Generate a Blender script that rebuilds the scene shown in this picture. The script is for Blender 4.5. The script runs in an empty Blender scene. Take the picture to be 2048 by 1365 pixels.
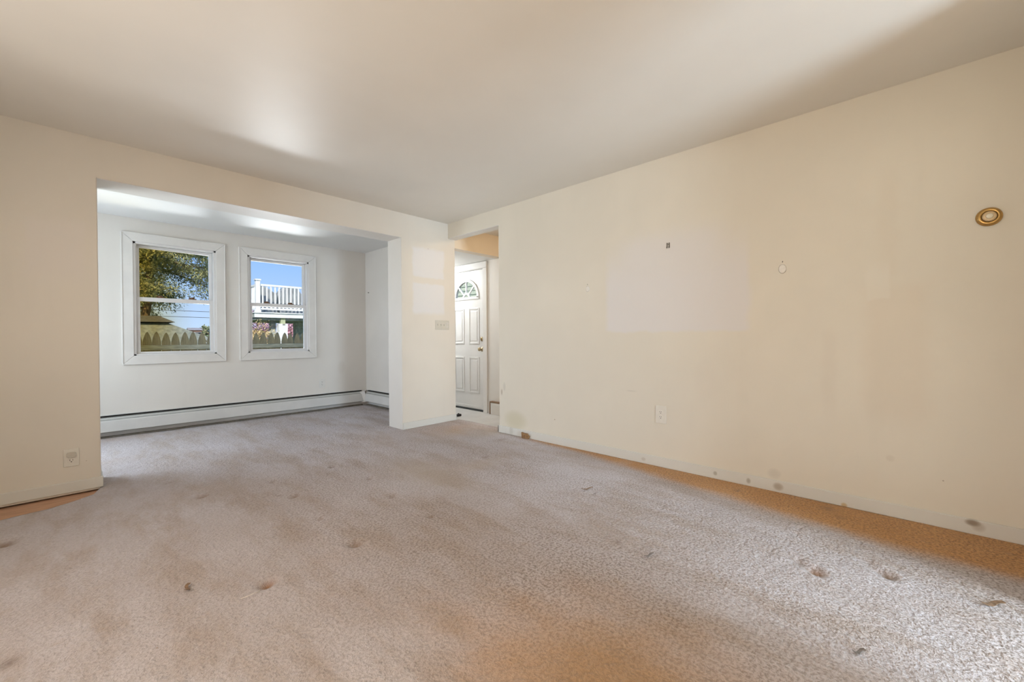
import bpy, bmesh, math, random
import numpy as np
from mathutils import Vector, Matrix, noise as mnoise

random.seed(7)
SC = bpy.context.scene
COL = SC.collection

# ------------------------------------------------------------------ camera
cam_d = bpy.data.cameras.new('camera')
cam_d.sensor_width = 36.0
cam_d.lens = 828.04 * 36.0 / 2048.0
cam_d.clip_start = 0.02
cam_d.clip_end = 400
cam = bpy.data.objects.new('camera', cam_d)
COL.objects.link(cam)
YAW, PITCH, ROLL = 0.756176, -0.008494, -0.005999
fw = Vector((math.cos(YAW) * math.cos(PITCH), math.sin(YAW) * math.cos(PITCH), math.sin(PITCH)))
rt = Vector((math.sin(YAW), -math.cos(YAW), 0))
up = rt.cross(fw)
r2 = rt * math.cos(ROLL) + up * math.sin(ROLL)
u2 = up * math.cos(ROLL) - rt * math.sin(ROLL)
M = Matrix((r2, u2, -fw)).transposed().to_4x4()
M.translation = Vector((0, 0, 1.0328))
cam.matrix_world = M
SC.camera = cam

# ------------------------------------------------------------------ view
SC.view_settings.view_transform = 'Standard'
SC.view_settings.look = 'None'
SC.view_settings.exposure = 0.1
SC.view_settings.gamma = 1.0
SC.view_settings.use_curve_mapping = False
SC.cycles.max_bounces = 8
SC.cycles.diffuse_bounces = 3
SC.cycles.use_light_tree = False
SC.cycles.glossy_bounces = 2
SC.cycles.caustics_reflective = False
SC.cycles.caustics_refractive = False

# ------------------------------------------------------------------ sky
SUN_DIR = Vector((-0.45, -0.60, 0.66)).normalized()
world = bpy.data.worlds.new('sky')
SC.world = world
world.use_nodes = True
wn = world.node_tree
wn.nodes.clear()
wo = wn.nodes.new('ShaderNodeOutputWorld')
wb = wn.nodes.new('ShaderNodeBackground')
tc = wn.nodes.new('ShaderNodeTexCoord')
sx = wn.nodes.new('ShaderNodeSeparateXYZ')
cr = wn.nodes.new('ShaderNodeValToRGB')
cr.color_ramp.elements[0].position = 0.0
cr.color_ramp.elements[0].color = (0.60, 0.76, 1.0, 1)
cr.color_ramp.elements[1].position = 0.6
cr.color_ramp.elements[1].color = (0.13, 0.33, 0.86, 1)
e = cr.color_ramp.elements.new(0.18)
e.color = (0.30, 0.54, 1.0, 1)
wn.links.new(tc.outputs['Generated'], sx.inputs[0])
wn.links.new(sx.outputs['Z'], cr.inputs[0])
wn.links.new(cr.outputs[0], wb.inputs['Color'])
wb.inputs['Strength'].default_value = 1.0
wn.links.new(wb.outputs[0], wo.inputs[0])

# ------------------------------------------------------------------ sun, daylight and added fill
sun_d = bpy.data.lights.new('sun', 'SUN')
sun_d.energy = 5.0
sun_d.angle = 0.009
sun_d.color = (1.0, 0.95, 0.86)
sun = bpy.data.objects.new('sun', sun_d)
COL.objects.link(sun)
sun.rotation_euler = SUN_DIR.to_track_quat('Z', 'Y').to_euler()


def area(name, loc, direction, sx_, sy_, power, color):
    d = bpy.data.lights.new(name, 'AREA')
    d.shape = 'RECTANGLE'
    d.size, d.size_y = sx_, sy_
    d.energy = power
    d.color = color
    o = bpy.data.objects.new(name, d)
    COL.objects.link(o)
    o.location = loc
    o.rotation_euler = Vector(direction).to_track_quat('-Z', 'Z').to_euler()
    return o


# area lights outside the frame: added warm and alcove fill, daylight behind the camera
DAY = (0.86, 0.93, 1.0)
area('fill_left_near', (-1.06, 0.25, 1.30), (1, -0.12, 0), 1.3, 1.5, 31, (1.0, 0.765, 0.50))
area('fill_left_mid', (-1.06, 2.2, 1.30), (1, 0.0, 0), 1.1, 1.5, 20, (1.0, 0.84, 0.66))
area('daylight_rear_room', (1.45, -3.66, 1.25), (0.22, 1, 0), 1.3, 1.9, 275, (0.66, 0.84, 1.0))
area('fill_alcove_side', (-1.06, 5.25, 1.25), (1, -0.9, 0.08), 1.1, 1.7, 47, (0.78, 0.90, 1.0))
# added area light, no modelled source, for sun glint thrown up through the windows
area('sun_glint', (2.5, 9.2, 0.42), (-1.3, -6.4, 2.0), 1.9, 0.35, 175, (0.92, 0.96, 1.0))

# ================================================================== helpers
class MB:
    def __init__(self):
        self.v, self.f = [], []

    def add(self, vs, fs):
        n = len(self.v)
        self.v += [tuple(p) for p in vs]
        self.f += [tuple(i + n for i in q) for q in fs]
        return self

    def box(self, x0, x1, y0, y1, z0, z1, m=None):
        vs = [(x0, y0, z0), (x1, y0, z0), (x1, y1, z0), (x0, y1, z0), (x0, y0, z1), (x1, y0, z1), (x1, y1, z1), (x0, y1, z1)]
        if m is not None:
            vs = [m @ Vector(p) for p in vs]
        return self.add(vs, [(0, 3, 2, 1), (4, 5, 6, 7), (0, 1, 5, 4), (1, 2, 6, 5), (2, 3, 7, 6), (3, 0, 4, 7)])

    def tube(self, pts, rads, n=8, cap=True):
        pts = [Vector(p) for p in pts]
        if not hasattr(rads, '__len__'):
            rads = [rads] * len(pts)
        rings = []
        prev = None
        for i, p in enumerate(pts):
            t = (pts[min(i + 1, len(pts) - 1)] - pts[max(i - 1, 0)]).normalized()
            if prev is None:
                a = t.orthogonal().normalized()
            else:
                a = (prev - t * prev.dot(t)).normalized()
            prev = a
            b = t.cross(a)
            rings.append([p + (a * math.cos(k * 2 * math.pi / n) + b * math.sin(k * 2 * math.pi / n)) * rads[i] for k in range(n)])
        vs = [q for r in rings for q in r]
        fs = []
        for i in range(len(pts) - 1):
            for k in range(n):
                fs.append((i * n + k, i * n + (k + 1) % n, (i + 1) * n + (k + 1) % n, (i + 1) * n + k))
        if cap:
            fs.append(tuple(reversed(range(n))))
            fs.append(tuple(range((len(pts) - 1) * n, len(pts) * n)))
        return self.add(vs, fs)

    def lathe(self, prof, m, n=32):
        """prof: (r, h) pairs about local z, placed by matrix m"""
        vs, fs = [], []
        for r, h in prof:
            for k in range(n):
                a = k * 2 * math.pi / n
                vs.append(m @ Vector((r * math.cos(a), r * math.sin(a), h)))
        for i in range(len(prof) - 1):
            for k in range(n):
                fs.append((i * n + k, i * n + (k + 1) % n, (i + 1) * n + (k + 1) % n, (i + 1) * n + k))
        fs.append(tuple(reversed(range(n))))
        fs.append(tuple(range((len(prof) - 1) * n, len(prof) * n)))
        return self.add(vs, fs)

    def prism(self, poly, m, d):
        """poly in local xy, extruded d along local z, placed by m"""
        n = len(poly)
        vs = [m @ Vector((x, y, 0)) for x, y in poly] + [m @ Vector((x, y, d)) for x, y in poly]
        fs = [tuple(reversed(range(n))), tuple(range(n, 2 * n))]
        for k in range(n):
            fs.append((k, (k + 1) % n, n + (k + 1) % n, n + k))
        return self.add(vs, fs)

    def build(self, name, mat, parent=None, bevel=0, smooth=False, seg=2):
        me = bpy.data.meshes.new(name)
        me.from_pydata(self.v, [], self.f)
        bm = bmesh.new()
        bm.from_mesh(me)
        bmesh.ops.recalc_face_normals(bm, faces=bm.faces)
        bm.to_mesh(me)
        bm.free()
        me.materials.append(mat)
        o = bpy.data.objects.new(name, me)
        COL.objects.link(o)
        if parent is not None:
            o.parent = parent
        if smooth:
            for p in me.polygons:
                p.use_smooth = True
        if bevel:
            b = o.modifiers.new('bevel', 'BEVEL')
            b.width = bevel
            b.segments = seg
            b.limit_method = 'ANGLE'
        return o


def tag(o, label=None, cat=None, group=None, kind=None):
    if label:
        o['label'] = label
    if cat:
        o['category'] = cat
    if group:
        o['group'] = group
    if kind:
        o['kind'] = kind
    return o


def empty(name, loc=(0, 0, 0)):
    o = bpy.data.objects.new(name, None)
    COL.objects.link(o)
    o.location = loc
    o.empty_display_size = 0.05
    return o


def keep(o, root):
    """parent o (built in world coordinates) to an empty that stands off the origin"""
    o.parent = root
    o.matrix_parent_inverse = Matrix.Translation(root.location).inverted()
    return o


# ------------------------------------------------------------------ materials
def new_mat(name):
    m = bpy.data.materials.new(name)
    m.use_nodes = True
    nt = m.node_tree
    b = nt.nodes['Principled BSDF']
    return m, nt, b


def N(nt, t, **kw):
    n = nt.nodes.new(t)
    for k, v in kw.items():
        setattr(n, k, v)
    return n


def coords(nt):
    return N(nt, 'ShaderNodeTexCoord').outputs['Object']


def mixc(nt, fac, a, b):
    n = N(nt, 'ShaderNodeMix', data_type='RGBA')
    for sock, v in ((n.inputs[0], fac), (n.inputs[6], a), (n.inputs[7], b)):
        if hasattr(v, 'is_linked') or hasattr(v, 'links'):
            nt.links.new(v, sock)
        elif isinstance(v, (int, float)):
            sock.default_value = v
        else:
            sock.default_value = (*v, 1)
    return n.outputs[2]


def noise_tex(nt, vec, scale, detail=3, rough=0.55, stretch=None):
    if stretch is not None:
        mp = N(nt, 'ShaderNodeMapping')
        mp.inputs['Scale'].default_value = stretch
        nt.links.new(vec, mp.inputs[0])
        vec = mp.outputs[0]
    n = N(nt, 'ShaderNodeTexNoise')
    n.inputs['Scale'].default_value = scale
    n.inputs['Detail'].default_value = detail
    n.inputs['Roughness'].default_value = rough
    nt.links.new(vec, n.inputs['Vector'])
    return n.outputs['Fac']


def mapr(nt, v, a, b, c=0.0, d=1.0, smooth=True):
    n = N(nt, 'ShaderNodeMapRange')
    n.interpolation_type = 'SMOOTHSTEP' if smooth else 'LINEAR'
    n.inputs['From Min'].default_value = a
    n.inputs['From Max'].default_value = b
    n.inputs['To Min'].default_value = c
    n.inputs['To Max'].default_value = d
    nt.links.new(v, n.inputs['Value'])
    return n.outputs[0]


def mth(nt, op, a, b=None):
    n = N(nt, 'ShaderNodeMath', operation=op)
    for i, v in enumerate((a, b)):
        if v is None:
            continue
        if isinstance(v, (int, float)):
            n.inputs[i].default_value = v
        else:
            nt.links.new(v, n.inputs[i])
    return n.outputs[0]


def bump(nt, b, h, strength, dist):
    n = N(nt, 'ShaderNodeBump')
    n.inputs['Strength'].default_value = strength
    n.inputs['Distance'].default_value = dist
    nt.links.new(h, n.inputs['Height'])
    nt.links.new(n.outputs[0], b.inputs['Normal'])


def simple(name, color, rough=0.5, var=0.0, scale=20, bmp=0.0, bscale=200, metal=0.0, spec=0.5, stretch=None):
    m, nt, b = new_mat(name)
    b.inputs['Roughness'].default_value = rough
    b.inputs['Metallic'].default_value = metal
    b.inputs['Specular IOR Level'].default_value = spec
    c = coords(nt)
    if var:
        f = mapr(nt, noise_tex(nt, c, scale, 4, stretch=stretch), 0.3, 0.7)
        a = tuple(max(0, x * (1 - var)) for x in color)
        d = tuple(min(1, x * (1 + var)) for x in color)
        nt.links.new(mixc(nt, f, a, d), b.inputs['Base Color'])
    else:
        b.inputs['Base Color'].default_value = (*color, 1)
    if bmp:
        bump(nt, b, noise_tex(nt, c, bscale, 3), bmp, 0.002)
    return m


def paint(name, color, axes, patches=(), spots=(), rough=0.55, var=0.035, spec=0.4):
    """wall paint; axes: the two world axes of the wall ('Y','Z'); patches: soft rectangles of paler or
    darker colour (a0,a1,b0,b1,soft_a,soft_b0,soft_b1,colour,amount); spots: round smudges (a,b,ra,rb,colour,amount)"""
    m, nt, b = new_mat(name)
    b.inputs['Roughness'].default_value = rough
    b.inputs['Specular IOR Level'].default_value = spec
    c = coords(nt)
    big = mapr(nt, noise_tex(nt, c, 0.9, 3, 0.6), 0.3, 0.7)
    a = tuple(x * (1 - var) for x in color)
    d = tuple(min(1, x * (1 + var)) for x in color)
    col = mixc(nt, big, a, d)
    # vertical roller / wipe streaks
    st = mapr(nt, noise_tex(nt, c, 3.0, 3, 0.6, stretch=(2.2, 2.2, 0.35)), 0.55, 0.8, 0, 0.35)
    col = mixc(nt, st, col, tuple(x * 0.94 for x in color))
    sp = N(nt, 'ShaderNodeSeparateXYZ')
    nt.links.new(c, sp.inputs[0])
    if patches or spots:
        wob = mth(nt, 'MULTIPLY', mth(nt, 'SUBTRACT', noise_tex(nt, c, 9, 2), 0.5), 0.05)
        A = mth(nt, 'ADD', sp.outputs[axes[0]], wob)
        B = mth(nt, 'ADD', sp.outputs[axes[1]], wob)
    for (a0, a1, b0, b1, sa, sb0, sb1, pc, amt) in patches:
        k = mth(nt, 'MULTIPLY', mapr(nt, A, a0 - sa, a0 + sa), mapr(nt, A, a1 - sa, a1 + sa, 1, 0))
        k2 = mth(nt, 'MULTIPLY', mapr(nt, B, b0 - sb0, b0 + sb0), mapr(nt, B, b1 - sb1, b1 + sb1, 1, 0))
        k = mth(nt, 'MULTIPLY', mth(nt, 'MULTIPLY', k, k2), amt)
        col = mixc(nt, k, col, pc)
    for (pa, pb, ra, rb, pc, amt) in spots:
        da = mth(nt, 'DIVIDE', mth(nt, 'SUBTRACT', sp.outputs[axes[0]], pa), ra)
        db = mth(nt, 'DIVIDE', mth(nt, 'SUBTRACT', sp.outputs[axes[1]], pb), rb)
        dd = mth(nt, 'ADD', mth(nt, 'POWER', mth(nt, 'ABSOLUTE', da), 2), mth(nt, 'POWER', mth(nt, 'ABSOLUTE', db), 2))
        col = mixc(nt, mth(nt, 'MULTIPLY', mapr(nt, dd, 0.0, 1.5, 1, 0), amt), col, pc)
    nt.links.new(col, b.inputs['Base Color'])
    bump(nt, b, noise_tex(nt, c, 9, 2), 0.2, 0.003)
    return m


CREAM = (0.80, 0.745, 0.64)
CLEAN_GLOW = (0.785, 0.755, 0.745)
DIRT = (0.36, 0.28, 0.19)
GREYD = (0.45, 0.42, 0.36)

mat_right = paint('cream_paint_right', CREAM, ('Y', 'Z'),
                  patches=[(0.77, 1.87, 1.075, 1.66, 0.03, 0.016, 0.22, CLEAN_GLOW, 0.8),
                           (0.95, 1.70, 1.60, 1.84, 0.14, 0.10, 0.10, CLEAN_GLOW, 0.55),  # soft glow above the clean rectangle, painted as a paler patch
                           (-0.10, 0.16, 0.55, 1.32, 0.05, 0.1, 0.05, (0.76, 0.67, 0.55), 0.5),
                           (0.02, 0.10, 1.35, 1.95, 0.03, 0.05, 0.12, (0.76, 0.685, 0.57), 0.4),
                           (0.05, 0.16, 1.24, 1.44, 0.012, 0.01, 0.05, (0.82, 0.775, 0.68), 0.5),
                           (0.30, 0.36, 0.55, 1.05, 0.02, 0.1, 0.05, (0.75, 0.68, 0.58), 0.4)],
                  spots=[(2.97, 0.16, 0.16, 0.10, (0.60, 0.55, 0.36), 0.5), (3.17, 0.44, 0.012, 0.035, DIRT, 0.6),
                         (3.13, 0.50, 0.02, 0.05, GREYD, 0.35), (2.45, 0.235, 0.006, 0.006, DIRT, 0.8),
                         (0.62, 0.115, 0.04, 0.035, GREYD, 0.25), (0.05, 0.33, 0.02, 0.02, DIRT, 0.12),
                         (-0.16, 0.25, 0.004, 0.004, DIRT, 0.7), (1.65, 0.58, 0.05, 0.006, GREYD, 0.25),
                         (1.05, 0.70, 0.10, 0.16, (0.74, 0.67, 0.58), 0.25)])
mat_far = paint('cream_paint_far', (0.80, 0.745, 0.66), ('X', 'Z'),
                patches=[(2.685, 3.13, 1.745, 2.085, 0.02, 0.015, 0.03, (0.82, 0.80, 0.79), 0.9),  # two paler rectangles on the pier, one above the other
                         (2.685, 3.13, 1.32, 1.672, 0.02, 0.03, 0.015, (0.82, 0.80, 0.79), 0.9),
                         (-0.20, 0.06, 1.45, 1.83, 0.02, 0.10, 0.05, (0.82, 0.76, 0.70), 0.65)],
                spots=[(2.90, 2.09, 0.012, 0.006, (0.62, 0.5, 0.5), 0.6), (0.055, 0.20, 0.003, 0.003, DIRT, 0.6)])
mat_cream = paint('cream_paint', CREAM, ('X', 'Z'))
mat_hall = paint('warm_cream_paint', (0.82, 0.72, 0.58), ('X', 'Z'))
mat_alcove = paint('off_white_paint', (0.80, 0.765, 0.715), ('X', 'Z'),
                   spots=[(2.75, 0.6, 0.06, 0.1, (0.70, 0.66, 0.60), 0.4)])
mat_entry = paint('white_paint', (0.84, 0.83, 0.80), ('Y', 'Z'))


def ceiling_mat(name, color, rough):
    m, nt, b = new_mat(name)
    c = coords(nt)
    f = mapr(nt, noise_tex(nt, c, 0.7, 4, 0.6), 0.3, 0.7)
    nt.links.new(mixc(nt, f, tuple(x * 0.965 for x in color), tuple(min(1, x * 1.03) for x in color)), b.inputs['Base Color'])
    b.inputs['Roughness'].default_value = rough
    b.inputs['Specular IOR Level'].default_value = 0.5
    bump(nt, b, noise_tex(nt, c, 5, 2), 0.06, 0.003)
    return m


mat_ceiling = ceiling_mat('ceiling_paint', (0.84, 0.805, 0.74), 0.45)
mat_alc_ceiling = ceiling_mat('alcove_ceiling_paint', (0.82, 0.81, 0.79), 0.6)
mat_trim = paint('trim_paint', (0.745, 0.735, 0.69), ('Y', 'Z'), rough=0.4,
                 spots=[(1.535, 0.035, 0.02, 0.016, DIRT, 0.3), (0.985, 0.040, 0.014, 0.016, GREYD, 0.9),
                        (0.77, 0.036, 0.014, 0.020, GREYD, 0.9), (0.595, 0.038, 0.030, 0.026, DIRT, 0.65),
                        (0.255, 0.008, 0.016, 0.016, (0.55, 0.38, 0.16), 0.8), (-0.265, 0.060, 0.028, 0.018, (0.22, 0.15, 0.09), 0.8),
                        (-0.285, 0.045, 0.025, 0.025, DIRT, 0.4), (3.02, 0.04, 0.03, 0.05, GREYD, 0.35)])
mat_white_trim = simple('white_trim', (0.80, 0.775, 0.74), 0.38, 0.03, 6, 0.05, 90)
mat_door = simple('door_white', (0.84, 0.835, 0.82), 0.38, 0.012, 8)
mat_sash = simple('sash_white', (0.80, 0.78, 0.765), 0.35, 0.02, 10)
mat_plate = simple('ivory_plastic', (0.80, 0.765, 0.69), 0.35, 0.02, 40)
mat_plate_alc = simple('white_plastic', (0.80, 0.78, 0.74), 0.35, 0.02, 40)
mat_plug = simple('beige_plug_cover', (0.60, 0.56, 0.48), 0.4, 0.04, 60)
mat_dark = simple('dark_slot', (0.03, 0.025, 0.02), 0.6)
mat_bronze = simple('bronze_lock', (0.16, 0.075, 0.025), 0.45, 0.15, 80, metal=0.2)
mat_brass = simple('aged_brass', (0.50, 0.31, 0.11), 0.28, 0.18, 40, metal=0.85)
mat_knob = simple('antique_brass', (0.42, 0.33, 0.20), 0.3, 0.1, 60, metal=0.9)
mat_cream_glass = simple('cream_button', (0.86, 0.78, 0.62), 0.3, 0.03, 60)
mat_heater = simple('heater_enamel', (0.74, 0.735, 0.715), 0.42, 0.03, 5)
mat_heater_grey = simple('heater_damper', (0.42, 0.42, 0.40), 0.45, 0.05, 12)
mat_heater_dark = simple('heater_slot', (0.035, 0.033, 0.03), 0.7)
mat_fin = simple('heater_fins', (0.16, 0.14, 0.11), 0.6, 0.2, 30)
mat_nail = simple('nail_metal', (0.18, 0.16, 0.13), 0.4, metal=0.8)
mat_spackle = simple('spackle', (0.86, 0.82, 0.75), 0.8, 0.03, 60, 0.3, 300)
mat_block = simple('brown_wood_block', (0.30, 0.17, 0.075), 0.7, 0.3, 60, 0.3, 150)
mat_scrap = simple('dark_scrap', (0.20, 0.175, 0.16), 0.8, 0.2, 90)
mat_leafscrap = simple('brown_scrap', (0.24, 0.15, 0.09), 0.8, 0.3, 90)
mat_rubber = simple('black_rubber', (0.03, 0.03, 0.035), 0.6)
mat_thresh = simple('dark_threshold', (0.06, 0.065, 0.065), 0.4, metal=0.4)
mat_brown_edge = simple('brown_edge', (0.22, 0.13, 0.07), 0.5)

# carpet ------------------------------------------------------------
mat_carpet, nt, b = new_mat('worn_carpet')
c = coords(nt)
f1 = mapr(nt, noise_tex(nt, c, 0.9, 4, 0.6), 0.32, 0.68)
fa = N(nt, 'ShaderNodeAttribute')
fa.attribute_name = 'fade'
lit_mix = mapr(nt, mth(nt, 'ADD', fa.outputs['Fac'], mth(nt, 'MULTIPLY', mth(nt, 'SUBTRACT', noise_tex(nt, c, 2.6, 4, 0.6), 0.5), 0.55)), 0.15, 0.85)
lit_pile = mixc(nt, f1, (0.53, 0.475, 0.475), (0.62, 0.58, 0.61))
shaded_pile = mixc(nt, f1, (0.56, 0.285, 0.095), (0.63, 0.345, 0.135))  # orange of the shaded floor put into the pile colour
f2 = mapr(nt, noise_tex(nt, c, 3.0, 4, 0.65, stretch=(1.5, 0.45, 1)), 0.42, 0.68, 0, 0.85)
lit_pile = mixc(nt, f2, lit_pile, (0.455, 0.375, 0.33))
col = mixc(nt, lit_mix, shaded_pile, lit_pile)
f3 = mapr(nt, noise_tex(nt, c, 7.5, 4, 0.6), 0.62, 0.80, 0, 0.5)
col = mixc(nt, f3, col, (0.43, 0.31, 0.21))
f3b = mapr(nt, noise_tex(nt, c, 1.6, 3, 0.6), 0.55, 0.75, 0, 0.4)
col = mixc(nt, f3b, col, (0.56, 0.46, 0.425))
f4 = mapr(nt, noise_tex(nt, c, 85, 3, 0.7), 0.36, 0.60, 0, 1)
dk = N(nt, 'ShaderNodeMix', data_type='RGBA', blend_type='MULTIPLY')
spx = N(nt, 'ShaderNodeSeparateXYZ')
nt.links.new(c, spx.inputs[0])
pile = mth(nt, 'MULTIPLY', mapr(nt, spx.outputs['X'], 0.2, 1.7, 0.30, 0.80), mapr(nt, noise_tex(nt, c, 1.4, 3), 0.3, 0.7, 0.6, 1.0))
nt.links.new(pile, dk.inputs[0])
nt.links.new(col, dk.inputs[6])
rampf = mixc(nt, f4, (0.36, 0.29, 0.22), (1.06, 1.05, 1.04))
nt.links.new(rampf, dk.inputs[7])
col = dk.outputs[2]
f5 = mapr(nt, noise_tex(nt, c, 36, 2, 0.5), 0.73, 0.80, 0, 0.75)
col = mixc(nt, f5, col, (0.30, 0.19, 0.11))
at = N(nt, 'ShaderNodeAttribute')
at.attribute_name = 'stain_shade'
col = mixc(nt, at.outputs['Alpha'], col, at.outputs['Color'])
nt.links.new(col, b.inputs['Base Color'])
b.inputs['Roughness'].default_value = 0.95
b.inputs['Specular IOR Level'].default_value = 0.15
b.inputs['Sheen Weight'].default_value = 0.15
b.inputs['Sheen Roughness'].default_value = 0.6
h = mth(nt, 'ADD', noise_tex(nt, c, 85, 2, 0.7), mth(nt, 'MULTIPLY', noise_tex(nt, c, 22, 2, 0.6), 1.8))
bump(nt, b, h, 0.9, 0.008)

mat_sub = simple('peach_subfloor', (0.60, 0.36, 0.235), 0.75, 0.12, 5, 0.1, 60, stretch=(1, 6, 1))
mat_vinyl = simple('grey_vinyl_floor', (0.62, 0.62, 0.61), 0.45, 0.08, 4)

# glass -------------------------------------------------------------
def glass_mat(name, glare=None):
    m, nt, b = new_mat(name)
    nt.nodes.remove(b)
    out = nt.nodes['Material Output']
    tr = N(nt, 'ShaderNodeBsdfTransparent')
    tr.inputs[0].default_value = (0.97, 0.98, 0.98, 1)
    gl = N(nt, 'ShaderNodeBsdfGlossy')
    gl.inputs['Roughness'].default_value = 0.02
    lw = N(nt, 'ShaderNodeLayerWeight')
    lw.inputs[0].default_value = 0.08
    mx = N(nt, 'ShaderNodeMixShader')
    nt.links.new(mth(nt, 'MULTIPLY', lw.outputs['Fresnel'], 0.2), mx.inputs[0])
    nt.links.new(tr.outputs[0], mx.inputs[1])
    nt.links.new(gl.outputs[0], mx.inputs[2])
    if glare:
        # amber glare painted into the pane tint, stronger towards one side
        c = coords(nt)
        sp = N(nt, 'ShaderNodeSeparateXYZ')
        nt.links.new(c, sp.inputs[0])
        k = mapr(nt, sp.outputs['X'], glare[0], glare[1], 1, 0)
        k = mth(nt, 'MULTIPLY', k, mapr(nt, noise_tex(nt, c, 4, 3), 0.2, 0.75, 0.55, 1.0))
        nt.links.new(mixc(nt, k, (0.97, 0.98, 0.98), (0.80, 0.66, 0.30)), tr.inputs[0])
    nt.links.new(mx.outputs[0], out.inputs[0])
    return m


mat_glass = glass_mat('window_glass')
mat_glass_amber = glass_mat('amber_glare_glass', (0.45, 1.05))

# ================================================================== the setting
H = 2.44
XR, YL = 3.194, 4.0935
XO0, XO1 = 0.122, 2.540       # alcove opening
ZO = 2.168                    # its height
AY0, AY1 = 4.375, 6.10        # alcove, back of the dividing wall to its own back wall
AXR = 3.14
AZ = 2.36
XE = 4.15                     # entry / front door wall
XL = -0.95                    # left wall, outside the frame
YR = -0.50                    # rear wall behind the camera
DW0, DW1 = 1.66, 2.44         # doorway in the rear wall
ZF = -0.066                   # entry floor, one shallow step down
G = -0.55                     # ground outside


def struct(o, label=None):
    return tag(o, label=label, kind='structure')


def S(name, mat, boxes, label, bevel=0):
    m = MB()
    for bx in boxes:
        m.box(*bx)
    return struct(m.build(name, mat, bevel=bevel), label)


S('floor', mat_sub, [(XL, XR + 0.02, YR, AY1, -0.10, -0.022), (XL, 3.2, -3.7, YR, -0.10, -0.022), (XR + 0.02, 3.33, 3.205, 4.0935, -0.10, -0.022)],
  'peach coloured subfloor showing at the cut carpet edge')
S('floor_entry', mat_vinyl, [(3.33, XE, 2.0, 5.72, -0.16, ZF)], 'pale grey vinyl floor before the front door')
S('ceiling', mat_ceiling, [(XL - 0.1, XR + 0.13, YR - 0.1, YL + 0.1, H, H + 0.12), (XR + 0.13, XE + 0.1, 1.9, YL + 0.1, H, H + 0.12),
                           (XL - 0.1, XR + 0.13, -3.7, YR - 0.1, H, H + 0.12)], 'smooth warm white ceiling of the main room')
S('ceiling_alcove', mat_alc_ceiling, [(XL, AXR + 0.05, AY0, AY1, AZ, AZ + 0.1)], 'glossy white ceiling of the window alcove')
S('ceiling_entry', mat_entry, [(3.30, XE, YL + 0.12, 5.72, 2.157, 2.25)], 'low white ceiling of the entry')

# far wall with the wide alcove opening, pier and header over the entry passage
S('wall_far', mat_far, [(XL, XO0, YL, AY0, -0.01, H), (XO0, XO1, YL, AY0, ZO, H), (XO1, 3.30, YL, AY0 - 0.16, -0.08, H),
                        (XO1, AXR + 0.16, AY0 - 0.16, AY0, -0.08, H)],
  'cream far wall with a wide opening to the window alcove')
S('wall_entry_header', mat_hall, [(3.30, XE, YL, YL + 0.12, 2.157, H)], 'warm cream header wall above the entry passage')
# white lining of the alcove opening
S('trim_1', mat_alcove, [(XO0 - 0.001, XO0 + 0.004, YL + 0.004, AY0 + 0.004, 0, ZO), (XO1 - 0.004, XO1 + 0.001, YL + 0.004, AY0 + 0.004, 0.0, ZO),
                         (XO0, XO1, YL + 0.004, AY0 + 0.004, ZO - 0.004, ZO + 0.001)], 'white painted lining of the alcove opening')
S('wall_right', mat_right, [(XR, XR + 0.13, YR - 0.1, 3.205, -0.08, H), (XR, XR + 0.13, 3.205, YL, 2.263, H)],
  'long cream right wall with paler patches and marks')
S('trim_2', mat_entry, [(XR + 0.003, XR + 0.127, 3.206, YL - 0.001, 2.259, 2.264)], 'white underside of the passage header')
S('wall_rear', mat_cream, [(XL, DW0, YR - 0.12, YR, -0.01, H), (DW1, XR, YR - 0.12, YR, -0.01, H), (DW0, DW1, YR - 0.12, YR, 2.38, H)], 'cream wall behind the camera with a doorway')
S('wall_left', mat_cream, [(XL - 0.12, XL, YR - 0.12, -0.4, -0.01, H), (XL - 0.12, XL, 3.4, AY0, -0.01, H), (XL - 0.12, XL, -0.4, 3.4, -0.01, 0.5), (XL - 0.12, XL, -0.4, 3.4, 2.1, H), (XL - 0.12, XL, 0.95, 1.55, 0.5, 2.1), (XL - 0.12, XL, 2.85, 3.4, 0.5, 2.1)],
  'cream left wall outside the view with an added opening for fill light')
S('wall_rear_room', mat_cream, [(XL - 0.12, XL, -3.7, YR - 0.12, -0.01, H), (XR, XR + 0.13, -3.7, YR - 0.1, -0.01, H),
                                (XL, 0.8, -3.7, -3.6, -0.01, H), (2.1, XR, -3.7, -3.6, -0.01, H), (0.8, 2.1, -3.7, -3.6, -0.01, 0.3), (0.8, 2.1, -3.7, -3.6, 2.2, H)],
  'cream walls of the room behind the camera')
# alcove back wall with the two window openings
WX = (0.455, 1.54)
WW, WZ0, WZ1 = 0.75, 0.858, 2.108
bx = [(XL - 0.12, WX[0], AY1, AY1 + 0.15, -0.1, H), (WX[0] + WW, WX[1], AY1, AY1 + 0.15, -0.1, H), (WX[1] + WW, AXR + 0.16, AY1, AY1 + 0.15, -0.1, H)]
for x in WX:
    bx += [(x, x + WW, AY1, AY1 + 0.15, -0.1, WZ0), (x, x + WW, AY1, AY1 + 0.15, WZ1, H)]
S('wall_alcove_back', mat_alcove, bx, 'off white alcove back wall holding two sash windows')
S('wall_alcove_right', mat_alcove, [(AXR, 3.30, AY0, AY1 + 0.15, -0.08, H)], 'off white short right wall of the alcove')
S('wall_alcove_left', mat_alcove, [(XL - 0.12, XL, AY0, 4.70, -0.1, H), (XL - 0.12, XL, 5.80, AY1, -0.1, H), (XL - 0.12, XL, 4.70, 5.80, -0.1, 0.4), (XL - 0.12, XL, 4.70, 5.80, 2.1, H)],
  'off white left end wall of the alcove, hidden from view')
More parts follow.
